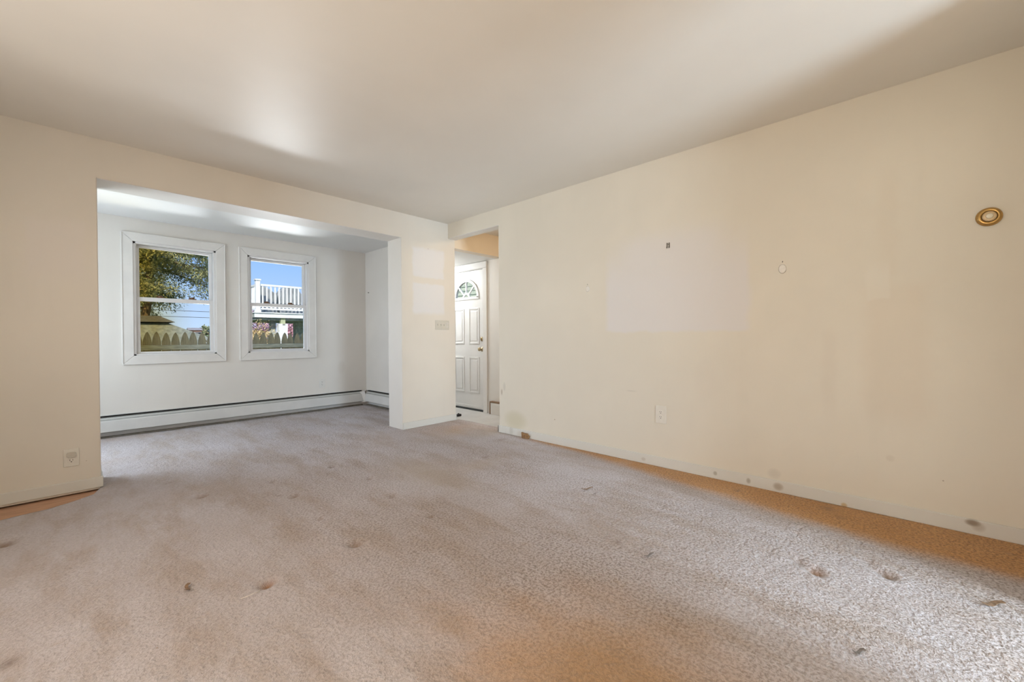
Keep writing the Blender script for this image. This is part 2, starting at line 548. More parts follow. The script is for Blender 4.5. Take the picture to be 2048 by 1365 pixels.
# entry walls: door wall with the door opening
DY0, DY1, DZ1 = 4.488, 5.322, 2.056
S('wall_entry', mat_entry, [(XE, XE + 0.14, 1.9, DY0, -0.16, H), (XE, XE + 0.14, DY1, 5.85, -0.16, H), (XE, XE + 0.14, DY0, DY1, DZ1, H), (XE, XE + 0.14, DY0, DY1, -0.16, ZF)],
  'white entry wall around the front door')
S('wall_entry_end', mat_entry, [(3.30, XE, 5.72, 5.84, -0.16, H)], 'white end wall of the entry, hidden from view')
S('wall_hall_end', mat_hall, [(XR + 0.13, XE, 1.88, 2.0, -0.16, H)], 'warm cream end wall of the passage, hidden from view')
# unseen house mass above, eaves deepened to keep the sun off the openings
S('roof', simple('sun_block_shell', (0.72, 0.70, 0.66), 0.7), [(-3.5, 4.5, -9.0, 6.25, 2.70, 6.3)], 'unseen upper house mass, widened to block the sun')

# baseboards ---------------------------------------------------------
BH, BT = 0.076, 0.014
m = MB().box(XR - BT, XR, YR, 3.219, 0.0, BH)
o = struct(m.build('baseboard_right', mat_trim, bevel=0.003), 'painted baseboard along the right wall, scuffed')
MB().box(XR - BT, XR + 0.13, 3.205, 3.219, 0.0, BH).build('end_return', mat_trim, o, bevel=0.002)
struct(MB().box(XL, XO0 + 0.014, YL - BT, YL, 0.004, BH).build('baseboard_far_left', mat_trim, bevel=0.003), 'painted baseboard under the far left wall')
o = struct(MB().box(XO1 + 0.003, 3.302, YL - BT, YL, 0.0, BH).build('baseboard_pier', mat_trim, bevel=0.003), 'painted baseboard at the foot of the pier')
struct(MB().box(XO0, XO0 + 0.014, YL, AY0, 0.0, BH).build('baseboard_jamb', mat_trim, bevel=0.003), 'short painted baseboard on the left jamb of the opening')

# carpet -------------------------------------------------------------
def notch(x):      # far edge of the carpet where it is pulled away from the left part of the far wall
    pts = [(-0.96, 3.60), (-0.42, 3.735), (-0.298, 3.762), (-0.107, 3.805), (0.0, 3.865), (0.09, 3.945), (0.115, 4.075), (0.122, 4.0935)]
    for (xa, ya), (xb, yb) in zip(pts, pts[1:]):
        if x <= xb:
            t = max(0.0, (x - xa) / (xb - xa))
            return ya + (yb - ya) * t
    return 4.0935


ORG, BRN, DKB = (0.30, 0.14, 0.055), (0.24, 0.15, 0.09), (0.14, 0.09, 0.06)
# dents left by furniture feet and worn holes, colour also standing for shade inside: x, y, rx, ry, depth, colour, amount
DENTS = [(0.552, 1.948, .034, .028, .016, ORG, .85), (0.963, 2.002, .030, .034, .014, BRN, .75), (0.574, 3.35, .040, .022, .014, BRN, .8),
         (0.992, 2.906, .040, .022, .012, BRN, .7), (1.412, 1.986, .022, .018, .010, BRN, .6), (1.422, 2.423, .030, .018, .010, BRN, .45),
         (1.424, 3.339, .028, .02, .012, DKB, .6), (1.494, 2.858, .03, .02, .010, BRN, .45), (0.961, 2.428, .02, .016, .008, BRN, .6),
         (0.984, 3.307, .03, .018, .008, BRN, .4), (0.471, 3.855, .04, .018, .008, BRN, .4), (2.441, 2.632, .05, .03, .008, BRN, .35),
         (2.224, 0.274, .034, .028, .016, ORG, .8), (2.26, 0.34, .05, .03, .008, BRN, .35), (2.399, 0.046, .034, .024, .014, BRN, .75), (2.43, 0.09, .07, .03, .006, BRN, .3),
         (0.93, 3.00, .02, .015, .006, BRN, .5), (-0.251, 3.321, .04, .05, .012, BRN, .8)]
# flat stains, the last one painted shade near the camera: x, y, rx, ry, colour, amount
STAINS_SHADE = [(2.377, 1.548, .05, .012, DKB, .55), (2.35, 1.47, .04, .010, DKB, .4), (3.035, 0.80, .03, .014, DKB, .6), (3.077, 0.324, .05, .04, (0.26, .15, .07), .6),
          (2.98, 0.257, .03, .02, (0.26, .15, .07), .5), (1.873, 1.044, .016, .014, DKB, .5), (1.269, 0.808, .016, .014, DKB, .6),
          (1.192, 0.581, .015, .012, DKB, .55), (1.23, .62, .03, .014, BRN, .5), (-0.154, 2.079, .022, .03, DKB, .6), (3.02, 2.55, .03, .03, BRN, .4), (2.96, 2.95, .09, .04, BRN, .35),
          (3.05, 3.28, .25, .16, (0.45, .34, .23), .45), (2.86, 3.55, .28, .2, (0.47, .36, .25), .4), (2.2, 2.5, .35, .12, (0.50, .39, .29), .35),
          (1.85, 2.65, .20, .5, (0.47, .385, .30), .5), (1.04, 0.62, .42, .36, (0.34, .235, .15), .55)]  # last entry: shaded floor near the camera, painted darker


def carpet_z(x, y):
    z = 0.0025 * mnoise.noise((x * 1.3, y * 2.1, 0)) + 0.0018 * mnoise.noise((x * 5, y * 7, 3)) + 0.0008 * mnoise.noise((x * 19, y * 23, 5))
    return z


cv, cf = [], []


def patch(x0, x1, y0, yf, res):
    nx = max(2, int((x1 - x0) / res))
    y1max = max(yf(x0), yf(x1))
    ny = max(2, int((y1max - y0) / res))
    base = len(cv)
    for i in range(nx + 1):
        x = x0 + (x1 - x0) * i / nx
        ye = yf(x)
        for j in range(ny + 1):
            y = y0 + (ye - y0) * j / ny
            cv.append((x, y, carpet_z(x, y)))
    for i in range(nx):
        for j in range(ny):
            a = base + i * (ny + 1) + j
            cf.append((a, a + ny + 1, a + ny + 2, a + 1))
    return base, nx, ny


b1, nx1, ny1 = patch(XL, XO0, YR, notch, 0.018)
edge = [b1 + i * (ny1 + 1) + ny1 for i in range(nx1 + 1)]
patch(XO0, XO1, YR, lambda x: AY0, 0.016)
patch(XO1, XR - 0.012, YR, lambda x: YL - 0.012, 0.016)
patch(XL, AXR, AY0, lambda x: AY1 - 0.008, 0.03)
b2, nx2, ny2 = patch(XR - 0.012, 3.345, 3.215, lambda x: YL - 0.002, 0.02)
patch(DW0, DW1, YR - 0.12, lambda x: YR, 0.05)
edge2 = [b2 + nx2 * (ny2 + 1) + j for j in range(ny2 + 1)]
arr = np.array(cv)
stain_shade = np.zeros((len(cv), 4))
for (dx, dy, rx, ry, dep, colr, amt) in DENTS:
    ang = 0.6
    u = ((arr[:, 0] - dx) * math.cos(ang) + (arr[:, 1] - dy) * math.sin(ang)) / rx
    w = (-(arr[:, 0] - dx) * math.sin(ang) + (arr[:, 1] - dy) * math.cos(ang)) / ry
    d2 = u * u + w * w
    k = np.exp(-d2 * 1.1)
    arr[:, 2] -= dep * 1.5 * k
    arr[:, 2] += dep * 0.2 * np.exp(-((np.sqrt(d2) - 1.9) ** 2) * 2.5)      # raised lip
    k = np.exp(-d2 * 1.5) * min(1.0, amt * 1.15)
    sel = k > stain_shade[:, 3]
    stain_shade[sel, :3] = colr
    stain_shade[sel, 3] = k[sel]
for (dx, dy, rx, ry, colr, amt) in STAINS_SHADE:
    d2 = ((arr[:, 0] - dx) / max(rx, .011)) ** 2 + ((arr[:, 1] - dy) / max(ry, .011)) ** 2
    k = np.exp(-d2 * 1.2) * amt
    sel = k > stain_shade[:, 3]
    stain_shade[sel, :3] = colr
    stain_shade[sel, 3] = k[sel]
arr[:, 2] = np.maximum(arr[:, 2], -0.020)
# keep the border flush with the skirtings
cv = arr.tolist()
for ed in (edge, edge2):
    for a, bb in zip(ed, ed[1:]):
        n = len(cv)
        xa, ya, za = cv[a]
        xb, yb, zb = cv[bb]
        low = -0.0219 if ed is edge else ZF + 0.001
        cv.append((xa, ya, low))
        cv.append((xb, yb, low))
        cf.append((a, bb, n + 1, n))
stain_shade = np.vstack([stain_shade, np.zeros((len(cv) - len(stain_shade), 4))])
me = bpy.data.meshes.new('carpet')
me.from_pydata(cv, [], cf)
# shade beside the beam painted into the pile: right wall strip, zone near camera
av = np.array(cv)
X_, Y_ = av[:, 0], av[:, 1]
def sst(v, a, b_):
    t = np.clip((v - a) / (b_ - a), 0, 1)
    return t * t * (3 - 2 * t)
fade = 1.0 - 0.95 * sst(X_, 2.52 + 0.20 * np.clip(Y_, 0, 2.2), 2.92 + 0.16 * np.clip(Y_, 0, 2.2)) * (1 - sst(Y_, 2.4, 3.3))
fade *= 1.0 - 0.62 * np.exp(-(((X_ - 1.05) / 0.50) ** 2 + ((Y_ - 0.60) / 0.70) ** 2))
fade *= 1.0 - 0.45 * np.exp(-(((X_ - 2.9) / 0.45) ** 2 + ((Y_ - 3.7) / 0.35) ** 2))  # more orange by the entry passage
fade *= 1.0 - 0.35 * np.exp(-(((X_ - 0.3) / 0.5) ** 2 + ((Y_ - 5.95) / 0.22) ** 2))  # more orange at the back of the alcove
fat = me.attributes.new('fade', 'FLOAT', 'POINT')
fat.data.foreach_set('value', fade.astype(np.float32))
ca = me.color_attributes.new('stain_shade', 'FLOAT_COLOR', 'POINT')
ca.data.foreach_set('color', stain_shade.astype(np.float32).ravel())
for p in me.polygons:
    p.use_smooth = True
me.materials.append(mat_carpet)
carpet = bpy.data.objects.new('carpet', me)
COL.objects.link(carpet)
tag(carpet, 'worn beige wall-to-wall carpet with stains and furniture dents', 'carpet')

# ================================================================== windows
def make_window(idx, x0, glass, label):
    root = empty('window_%d' % idx, (x0 + WW / 2, AY1, WZ0))
    struct(root, label)
    x1 = x0 + WW
    K = lambda o: keep(o, root)
    CW = 0.09
    y0, y1 = AY1 - 0.016, AY1
    # mitred casing boards
    def board(poly):
        mm = Matrix(((1, 0, 0, 0), (0, 0, 1, y0), (0, 1, 0, 0), (0, 0, 0, 1)))
        K(MB().prism(poly, mm, 0.016).build('casing_board', mat_white_trim, bevel=0.0025))
    g = 0.0008
    a0, a1, c0, c1 = x0 - CW, x1 + CW, WZ0 - CW, WZ1 + CW
    board([(a0, c0 + g), (x0, WZ0 + g), (x0, WZ1 - g), (a0, c1 - g)])
    board([(a1, c0 + g), (a1, c1 - g), (x1, WZ1 - g), (x1, WZ0 + g)])
    board([(a0 + g, c1), (x0 + g, WZ1), (x1 - g, WZ1), (a1 - g, c1)])
    board([(a0 + g, c0), (a1 - g, c0), (x1 - g, WZ0), (x0 + g, WZ0)])
    # raised back band around the casing
    K(MB().box(a0 - 0.006, a0 + 0.006, AY1 - 0.020, AY1, c0, c1).box(a1 - 0.006, a1 + 0.006, AY1 - 0.020, AY1, c0, c1)
      .box(a0, a1, AY1 - 0.020, AY1, c1 - 0.006, c1 + 0.006).box(a0, a1, AY1 - 0.020, AY1, c0 - 0.006, c0 + 0.006).build('back_band', mat_white_trim, bevel=0.003))
    # jamb liner
    t = 0.022
    K(MB().box(x0, x0 + t, AY1 - 0.004, AY1 + 0.14, WZ0, WZ1).box(x1 - t, x1, AY1 - 0.004, AY1 + 0.14, WZ0, WZ1)
      .box(x0, x1, AY1 - 0.004, AY1 + 0.14, WZ1 - t, WZ1).box(x0, x1, AY1 - 0.004, AY1 + 0.14, WZ0, WZ0 + 0.018)
      .box(x0 + t, x0 + t + 0.008, AY1 + 0.012, AY1 + 0.02, WZ0, WZ1).box(x1 - t - 0.008, x1 - t, AY1 + 0.012, AY1 + 0.02, WZ0, WZ1)
      .build('jamb_liner', mat_sash, bevel=0.0015))
    zm = 1.455
    def sash(name, ya, yb, z0, z1, rb, rtp):
        s = 0.034
        xa, xb = x0 + t + 0.002, x1 - t - 0.002
        o = K(MB().box(xa, xa + s, ya, yb, z0, z1).box(xb - s, xb, ya, yb, z0, z1).box(xa + s, xb - s, ya, yb, z0, z0 + rb).box(xa + s, xb - s, ya, yb, z1 - rtp, z1)
              .build(name, mat_sash, bevel=0.002))
        ym = (ya + yb) / 2
        p = MB().box(xa + s - 0.004, xb - s + 0.004, ym - 0.002, ym + 0.002, z0 + rb - 0.004, z1 - rtp + 0.004).build('pane', glass)
        p.parent = o
        return o
    sash('upper_sash', AY1 + 0.070, AY1 + 0.100, zm + 0.012, WZ1 - t - 0.001, 0.03, 0.030)
    lo = sash('lower_sash', AY1 + 0.028, AY1 + 0.062, WZ0 + 0.019, zm + 0.050, 0.022, 0.045)
    for fx in (0.31, 0.70):
        xx = x0 + WW * fx
        L = K(MB().box(xx - 0.036, xx + 0.036, AY1 + 0.030, AY1 + 0.060, zm + 0.050, zm + 0.060).build('sash_lock', mat_bronze, bevel=0.002))
        q = MB().lathe([(0.022, 0), (0.022, 0.010), (0.014, 0.016)], Matrix.Translation((xx, AY1 + 0.045, zm + 0.060)), 16)
        q.box(xx - 0.034, xx + 0.004, AY1 + 0.036, AY1 + 0.048, zm + 0.062, zm + 0.072)
        qo = q.build('lock_lever', mat_bronze)
        qo.parent = L
    return root


make_window(1, WX[0], mat_glass_amber, 'white double-hung window on the left, evergreen tree outside')
make_window(2, WX[1], mat_glass, 'white double-hung window on the right, white deck outside')
# frames outside the view; the left and alcove ones are added around fill lights
def hidden_frame(idx, boxes, label):
    m = MB()
    for q in boxes:
        m.box(*q)
    struct(m.build('window_%d' % idx, mat_sash), label)


hidden_frame(3, [(XL - 0.07, XL - 0.03, -0.4, 3.4, 0.5, 0.55), (XL - 0.07, XL - 0.03, -0.4, 3.4, 2.05, 2.1), (XL - 0.07, XL - 0.03, -0.4, -0.35, 0.55, 2.05), (XL - 0.07, XL - 0.03, 3.35, 3.4, 0.55, 2.05)],
             'added frame around the unseen left fill lights')
hidden_frame(4, [(0.8, 2.1, -3.66, -3.62, 0.3, 0.35), (0.8, 2.1, -3.66, -3.62, 2.15, 2.2), (0.8, 0.85, -3.66, -3.62, 0.35, 2.15), (2.05, 2.1, -3.66, -3.62, 0.35, 2.15)],
             'tall window frame of the room behind the camera')
hidden_frame(5, [(XL - 0.07, XL - 0.03, 4.70, 5.80, 0.4, 0.45), (XL - 0.07, XL - 0.03, 4.70, 5.80, 2.05, 2.1), (XL - 0.07, XL - 0.03, 4.70, 4.75, 0.45, 2.05), (XL - 0.07, XL - 0.03, 5.75, 5.80, 0.45, 2.05)],
             'added window frame around the unseen alcove fill light')

# ================================================================== front door
door = empty('door_1', (XE, (DY0 + DY1) / 2, ZF))
struct(door, 'white panelled front door with a fan light, in the entry')
KD = lambda o: keep(o, door)
FYC, FZ, FR = 4.905, 1.640, 0.272          # fan light: centre, base height, glass radius
xf = XE + 0.030                            # face of the slab
xb = XE + 0.070
# slab with the half-round hole: built as an outline of quads around the arch
arc = [(FYC + FR * math.cos(a), FZ + FR * math.sin(a)) for a in [math.pi * k / 24 for k in range(25)]]
m = MB()
sy0, sy1, sz0, sz1 = DY0 + 0.004, DY1 - 0.004, ZF + 0.022, DZ1 - 0.004
m.box(xf, xb, sy0, sy1, sz0, FZ)
def yz(poly, x0, d):
    mm = Matrix(((0, 0, 1, x0), (1, 0, 0, 0), (0, 1, 0, 0), (0, 0, 0, 1)))
    return poly, mm, d
for (ya, za), (yb, zb) in zip(arc, arc[1:]):
    m.prism(*yz([(ya, za), (ya, sz1), (yb, sz1), (yb, zb)], xf, xb - xf))
m.box(xf, xb, sy0, FYC - FR, FZ, sz1)
m.box(xf, xb, FYC + FR, sy1, FZ, sz1)
slab = KD(m.build('slab', mat_door))
# four raised panels
for (ya, yb, za, zb) in ((4.61, 4.852, 0.935, 1.484), (4.61, 4.852, 0.19, 0.741), (4.958, 5.20, 0.935, 1.484), (4.958, 5.20, 0.19, 0.741)):
    t = 0.026
    pm = MB()
    pm.box(xf - 0.008, xf + 0.002, ya, ya + t, za, zb).box(xf - 0.008, xf + 0.002, yb - t, yb, za, zb).box(xf - 0.008, xf + 0.002, ya + t, yb - t, za, za + t).box(xf - 0.008, xf + 0.002, ya + t, yb - t, zb - t, zb)
    po = KD(pm.build('panel_moulding', mat_door, bevel=0.006))
    q = MB().box(xf - 0.006, xf + 0.002, ya + t + 0.024, yb - t - 0.024, za + t + 0.024, zb - t - 0.024).build('panel_field', mat_door, bevel=0.005)
    q.parent = po
# fan light frame, spokes, hub, panes
def ring(r0, r1, x0, x1, n=28):
    q = MB()
    for k in range(n):
        a, c_ = math.pi * k / n, math.pi * (k + 1) / n
        q.prism(*yz([(FYC + r0 * math.cos(a), FZ + r0 * math.sin(a)), (FYC + r1 * math.cos(a), FZ + r1 * math.sin(a)),
                     (FYC + r1 * math.cos(c_), FZ + r1 * math.sin(c_)), (FYC + r0 * math.cos(c_), FZ + r0 * math.sin(c_))], x0, x1 - x0))
    return q
fr = ring(FR - 0.022, FR + 0.022, xf - 0.014, xf + 0.03)
fr.box(xf - 0.014, xf + 0.03, FYC - FR - 0.022, FYC + FR + 0.022, FZ - 0.022, FZ + 0.018)
fan = KD(fr.build('fan_light', mat_door, bevel=0.003))
hub = ring(0.055, 0.088, xf - 0.008, xf + 0.008, 14).build('hub', mat_door)
hub.parent = fan
for a in (45, 90, 135):
    a = math.radians(a)
    d, p = Vector((math.cos(a), math.sin(a))), Vector((-math.sin(a), math.cos(a)))
    pts = [(FYC + d.x * r + p.x * s, FZ + d.y * r + p.y * s) for r, s in ((0.08, -0.013), (FR - 0.015, -0.013), (FR - 0.015, 0.013), (0.08, 0.013))]
    so = MB().prism(*yz(pts, xf - 0.008, 0.016)).build('spoke', mat_door, bevel=0.002)
    so.parent = fan
edges = [0, 45, 90, 135, 180]
for a0, a1 in zip(edges, edges[1:]):
    angs = [math.radians(a0 + (a1 - a0) * k / 8) for k in range(9)]
    poly = [(FYC + 0.06 * math.cos(a), FZ + 0.06 * math.sin(a)) for a in angs] + [(FYC + (FR - 0.01) * math.cos(a), FZ + (FR - 0.01) * math.sin(a)) for a in reversed(angs)]
    q = MB()
    for i in range(8):
        q.prism(*yz([poly[i], poly[i + 1], poly[16 - i], poly[17 - i]], xf + 0.003, 0.004))
    po = q.build('pane', mat_glass)
    po.parent = fan
q = MB()
for k in range(8):
    a, c_ = math.pi * k / 8, math.pi * (k + 1) / 8
    q.prism(*yz([(FYC, FZ), (FYC + 0.058 * math.cos(a), FZ + 0.058 * math.sin(a)), (FYC + 0.058 * math.cos(c_), FZ + 0.058 * math.sin(c_))], xf + 0.003, 0.004))
po = q.build('pane', mat_glass)
po.parent = fan
# hardware
to_x = Matrix(((0, 0, -1, 0), (0, 1, 0, 0), (1, 0, 0, 0), (0, 0, 0, 1)))     # local +z points to -x (into the room)
KD(MB().lathe([(0.034, 0), (0.034, 0.006), (0.028, 0.011), (0.012, 0.014), (0.011, 0.034), (0.022, 0.042), (0.029, 0.054), (0.027, 0.066), (0.015, 0.073)], Matrix.Translation((xf, 4.552, 0.861)) @ to_x, 24).build('knob', mat_knob, smooth=True))
db = KD(MB().lathe([(0.033, 0), (0.033, 0.010), (0.026, 0.016), (0.012, 0.018)], Matrix.Translation((xf, 4.552, 1.012)) @ to_x, 24).build('deadbolt', mat_knob, smooth=True))
tt = MB().box(xf - 0.034, xf - 0.016, 4.547, 4.557, 0.994, 1.030).build('thumb_turn', mat_knob, bevel=0.002)
tt.parent = db
# frame, casing, threshold, sweep
KD(MB().box(XE - 0.002, XE + 0.03, DY0 - 0.002, DY0 + 0.012, ZF, DZ1).box(XE - 0.002, XE + 0.03, DY1 - 0.012, DY1, ZF, DZ1).box(XE - 0.002, XE + 0.03, DY0, DY1, DZ1 - 0.001, DZ1 + 0.01).build('door_frame', mat_entry))
KD(MB().box(XE - 0.020, XE, DY0 - 0.088, DY0 - 0.001, ZF, DZ1 + 0.001).build('casing_board', mat_door, bevel=0.004))
KD(MB().box(XE - 0.020, XE, DY1 + 0.001, DY1 + 0.088, ZF, DZ1 + 0.001).build('casing_board', mat_door, bevel=0.004))
KD(MB().box(XE - 0.021, XE, DY0 - 0.088, DY1 + 0.088, DZ1 + 0.003, 2.150).build('casing_board', mat_door, bevel=0.004))
KD(MB().box(XE - 0.012, XE + 0.10, DY0 + 0.02, DY1, ZF, ZF + 0.014).build('threshold', mat_thresh, bevel=0.003))
KD(MB().box(xf - 0.012, xf, sy0 + 0.006, sy1 - 0.006, sz0, sz0 + 0.045).build('door_sweep', mat_door, bevel=0.002))
KD(MB().box(XE + 0.032, XE + 0.05, DY0, DY1, DZ1 - 0.006, DZ1 + 0.002).build('weather_strip', mat_dark))
KD(MB().tube([(xf, 5.245, 1.80), (xf - 0.02, 5.245, 1.80), (xf - 0.03, 5.245, 1.775)], 0.007, 8).build('hook', mat_rubber))

# low white cover with brown edge beside the door
hc = empty('heater_cover', (XE - 0.03, 4.20, ZF))
tag(hc, 'low white cover with a brown edge beside the front door', 'heater cover')
keep(MB().box(XE - 0.058, XE, 3.90, 4.292, ZF, 0.100).build('body', mat_door, bevel=0.002), hc)
keep(MB().box(XE - 0.062, XE - 0.001, 3.90, 4.310, 0.101, 0.118).box(XE - 0.062, XE - 0.001, 4.293, 4.310, ZF, 0.101).build('edge_strip', mat_brown_edge, bevel=0.002), hc)
keep(MB().box(XE - 0.061, XE - 0.059, 3.90, 4.262, ZF + 0.004, 0.072).build('recess', mat_plate_alc), hc)

# unseen lamps added to light the passage and the entry
def added_lamp(x, y, z, strength, color, label):
    root = empty('added_lamp', (x, y, z))
    struct(root, label)
    md, nt, b = new_mat('added_lamp_glow')
    b.inputs['Base Color'].default_value = (0.9, 0.85, 0.75, 1)
    b.inputs['Emission Color'].default_value = (*color, 1)
    b.inputs['Emission Strength'].default_value = strength
    MB().lathe([(0.10, 0), (0.10, -0.02), (0.085, -0.03)], Matrix.Identity(4), 24).build('base', mat_brass, root)
    MB().lathe([(0.085, -0.031), (0.088, -0.05), (0.07, -0.09), (0.03, -0.11), (0.004, -0.112)], Matrix.Identity(4), 24).build('shade', md, root, smooth=True)


added_lamp(3.74, 2.75, H, 65.0, (1.0, 0.72, 0.42), 'unseen lamp added to light the passage')
added_lamp(3.72, 5.58, 2.157, 190.0, (0.93, 0.97, 1.0), 'unseen lamp added to light the entry')

# ================================================================== outlets and switches
def receptacle(parent, mm, mat, covered=False):
    """mm maps local (u right, v up, w out of the wall)"""
    ell = []
    for k in range(28):
        a = k * 2 * math.pi / 28
        u, v = 0.0172 * math.cos(a), 0.0172 * math.sin(a)
        ell.append((u, max(-0.0135, min(0.0135, v))))
    if covered:
        pts = []
        for cx, cy, a0 in ((0.010, 0.006, 0), (-0.010, 0.006, 90), (-0.010, -0.006, 180), (0.010, -0.006, 270)):
            for k in range(6):
                a = math.radians(a0 + k * 18)
                pts.append((cx + 0.011 * math.cos(a), cy + 0.011 * math.sin(a)))
        o = MB().prism(pts, mm @ Matrix.Translation((0, 0, 0.006)), 0.010).build('plug_cover', mat_plug, parent, bevel=0.0015)
        return o
    o = MB().prism(ell, mm @ Matrix.Translation((0, 0, 0.004)), 0.0035).build('receptacle', mat, parent, bevel=0.0006)
    sl = MB().box(-0.0078, -0.0052, -0.001, 0.0085, 0.0072, 0.0080, mm).box(0.0052, 0.0074, 0.0, 0.0078, 0.0072, 0.0080, mm)
    sl.lathe([(0.003, 0.0072), (0.003, 0.0080)], mm @ Matrix.Translation((0, -0.0075, 0)), 12)
    sl.build('slots', mat_dark, o)
    return o


def wall_matrix(kind, pos):
    if kind == 'far':         # wall facing -y
        r = Matrix(((1, 0, 0, 0), (0, 0, -1, 0), (0, 1, 0, 0), (0, 0, 0, 1)))
    else:                     # wall facing -x
        r = Matrix(((0, 0, -1, 0), (-1, 0, 0, 0), (0, 1, 0, 0), (0, 0, 0, 1)))
    return Matrix.Translation(pos) @ r


def outlet(label, kind, pos, w, h, mat, covered=False, sc=1.0):
    root = empty('outlet', (0, 0, 0))
    tag(root, label, 'outlet')
    mm = Matrix.Identity(4)
    MB().box(-w / 2, w / 2, -h / 2, h / 2, 0.0002, 0.006).build('plate', mat, root, bevel=0.003, seg=3)
    receptacle(root, mm @ Matrix.Translation((0, 0.0195, 0)) @ Matrix.Scale(sc, 4), mat, covered)
    receptacle(root, mm @ Matrix.Translation((0, -0.0195, 0)) @ Matrix.Scale(sc, 4), mat)
    MB().lathe([(0.003, 0.006), (0.003, 0.0072)], mm, 12).build('screw', mat, root)
    root.matrix_world = wall_matrix(kind, pos)
    return root


outlet('ivory duplex outlet with the upper socket capped, on the far left wall', 'far', (-0.016, YL, 0.2375), 0.073, 0.119, mat_plate, True, 1.05)
outlet('ivory duplex outlet low on the long right wall', 'right', (XR, 1.392, 0.414), 0.088, 0.140, mat_plate)
outlet('white duplex outlet on the alcove wall under the windows', 'far', (2.462, AY1, 0.388), 0.080, 0.130, mat_plate_alc)

sw = empty('switch_plate')
tag(sw, 'ivory four-gang switch plate on the pier beside the entry', 'switch')
MB().box(-0.104, 0.104, -0.057, 0.057, 0.0002, 0.006).build('plate', simple('aged_ivory', (0.66, 0.625, 0.54), 0.4, 0.03, 40), sw, bevel=0.003, seg=3)
for k in range(3):
    u = -0.069 + k * 0.046
    MB().box(u - 0.006, u + 0.006, -0.013, 0.013, 0.005, 0.0075).build('toggle_frame', mat_plug, sw)
    MB().box(u - 0.0042, u + 0.0042, -0.004, 0.006, 0.006, 0.020, Matrix.Translation((0, 0.002, 0)) @ Matrix.Rotation(math.radians(-18 if k != 2 else 18), 4, 'X')).build('toggle', mat_plate, sw, bevel=0.001)
for v in (-0.0195, 0.0195):
    receptacle(sw, Matrix.Translation((0.069, v, 0)), mat_plate)
sw.matrix_world = wall_matrix('far', (3.098, YL, 1.19))

# ================================================================== things on the right wall
sc_ = empty('wall_fixture')
tag(sc_, 'round brass wall fixture with a cream centre, high on the right wall', 'fixture')
MB().lathe([(0.046, 0.0002), (0.047, 0.004), (0.045, 0.012), (0.039, 0.019), (0.032, 0.021), (0.026, 0.017), (0.0255, 0.012)], Matrix.Identity(4), 40).build('rim', mat_brass, sc_, smooth=True)
MB().lathe([(0.0254, 0.010), (0.0252, 0.020), (0.021, 0.024), (0.016, 0.0245)], Matrix.Identity(4), 36).build('disc', simple('tan_disc', (0.74, 0.55, 0.33), 0.3, 0.06, 50), sc_, smooth=True)
MB().lathe([(0.0135, 0.024), (0.013, 0.029), (0.009, 0.033), (0.002, 0.0345)], Matrix.Identity(4), 28).build('button', mat_cream_glass, sc_, smooth=True)
sc_.matrix_world = wall_matrix('right', (XR, -0.318, 1.63))

hk = empty('picture_hanger')
tag(hk, 'small metal picture hanger above the pale rectangle on the wall', 'hanger')
for u in (-0.010, 0.007):
    MB().box(u - 0.004, u + 0.004, -0.020, 0.020, 0.0002, 0.003).build('strip', mat_nail, hk, bevel=0.0008)
    MB().tube([(u, -0.018, 0.003), (u, -0.024, 0.010), (u, -0.012, 0.014)], 0.0022, 8).build('hook', mat_nail, hk)
MB().tube([(-0.008, 0.014, 0.0), (0.006, 0.002, 0.009)], 0.002, 8).build('nail', mat_nail, hk)
hk.matrix_world = wall_matrix('right', (XR, 1.329, 1.745))

for (y, z, r, lab) in ((2.071, 1.467, 0.020, 'small white spackle dab under a nail hole, left of the pale rectangle'),
                       (0.573, 1.472, 0.023, 'larger white spackle dab under a nail, right of the pale rectangle')):
    s = empty('spackle_dab')
    tag(s, lab, 'spackle')
    prof = [(r, 0.0003), (r * 0.8, 0.0018), (r * 0.4, 0.0026), (0.001, 0.0028)]
    MB().lathe(prof, Matrix.Scale(1.35, 4, (0, 1, 0)), 24).build('dab', mat_spackle, s, smooth=True)
    MB().tube([(0.0, r * 1.9, 0.0), (0.003, r * 2.1, 0.008)], 0.0022, 8).build('nail', mat_nail, s)
    s.matrix_world = wall_matrix('right', (XR, y, z))

nl = MB().tube([(AXR, 5.99, 1.735), (AXR - 0.012, 5.99, 1.738)], 0.005, 8).tube([(AXR - 0.012, 5.99, 1.738), (AXR - 0.015, 5.99, 1.739)], 0.008, 8).build('nail', mat_nail)
tag(nl, 'small dark nail in the short right wall of the alcove', 'nail')

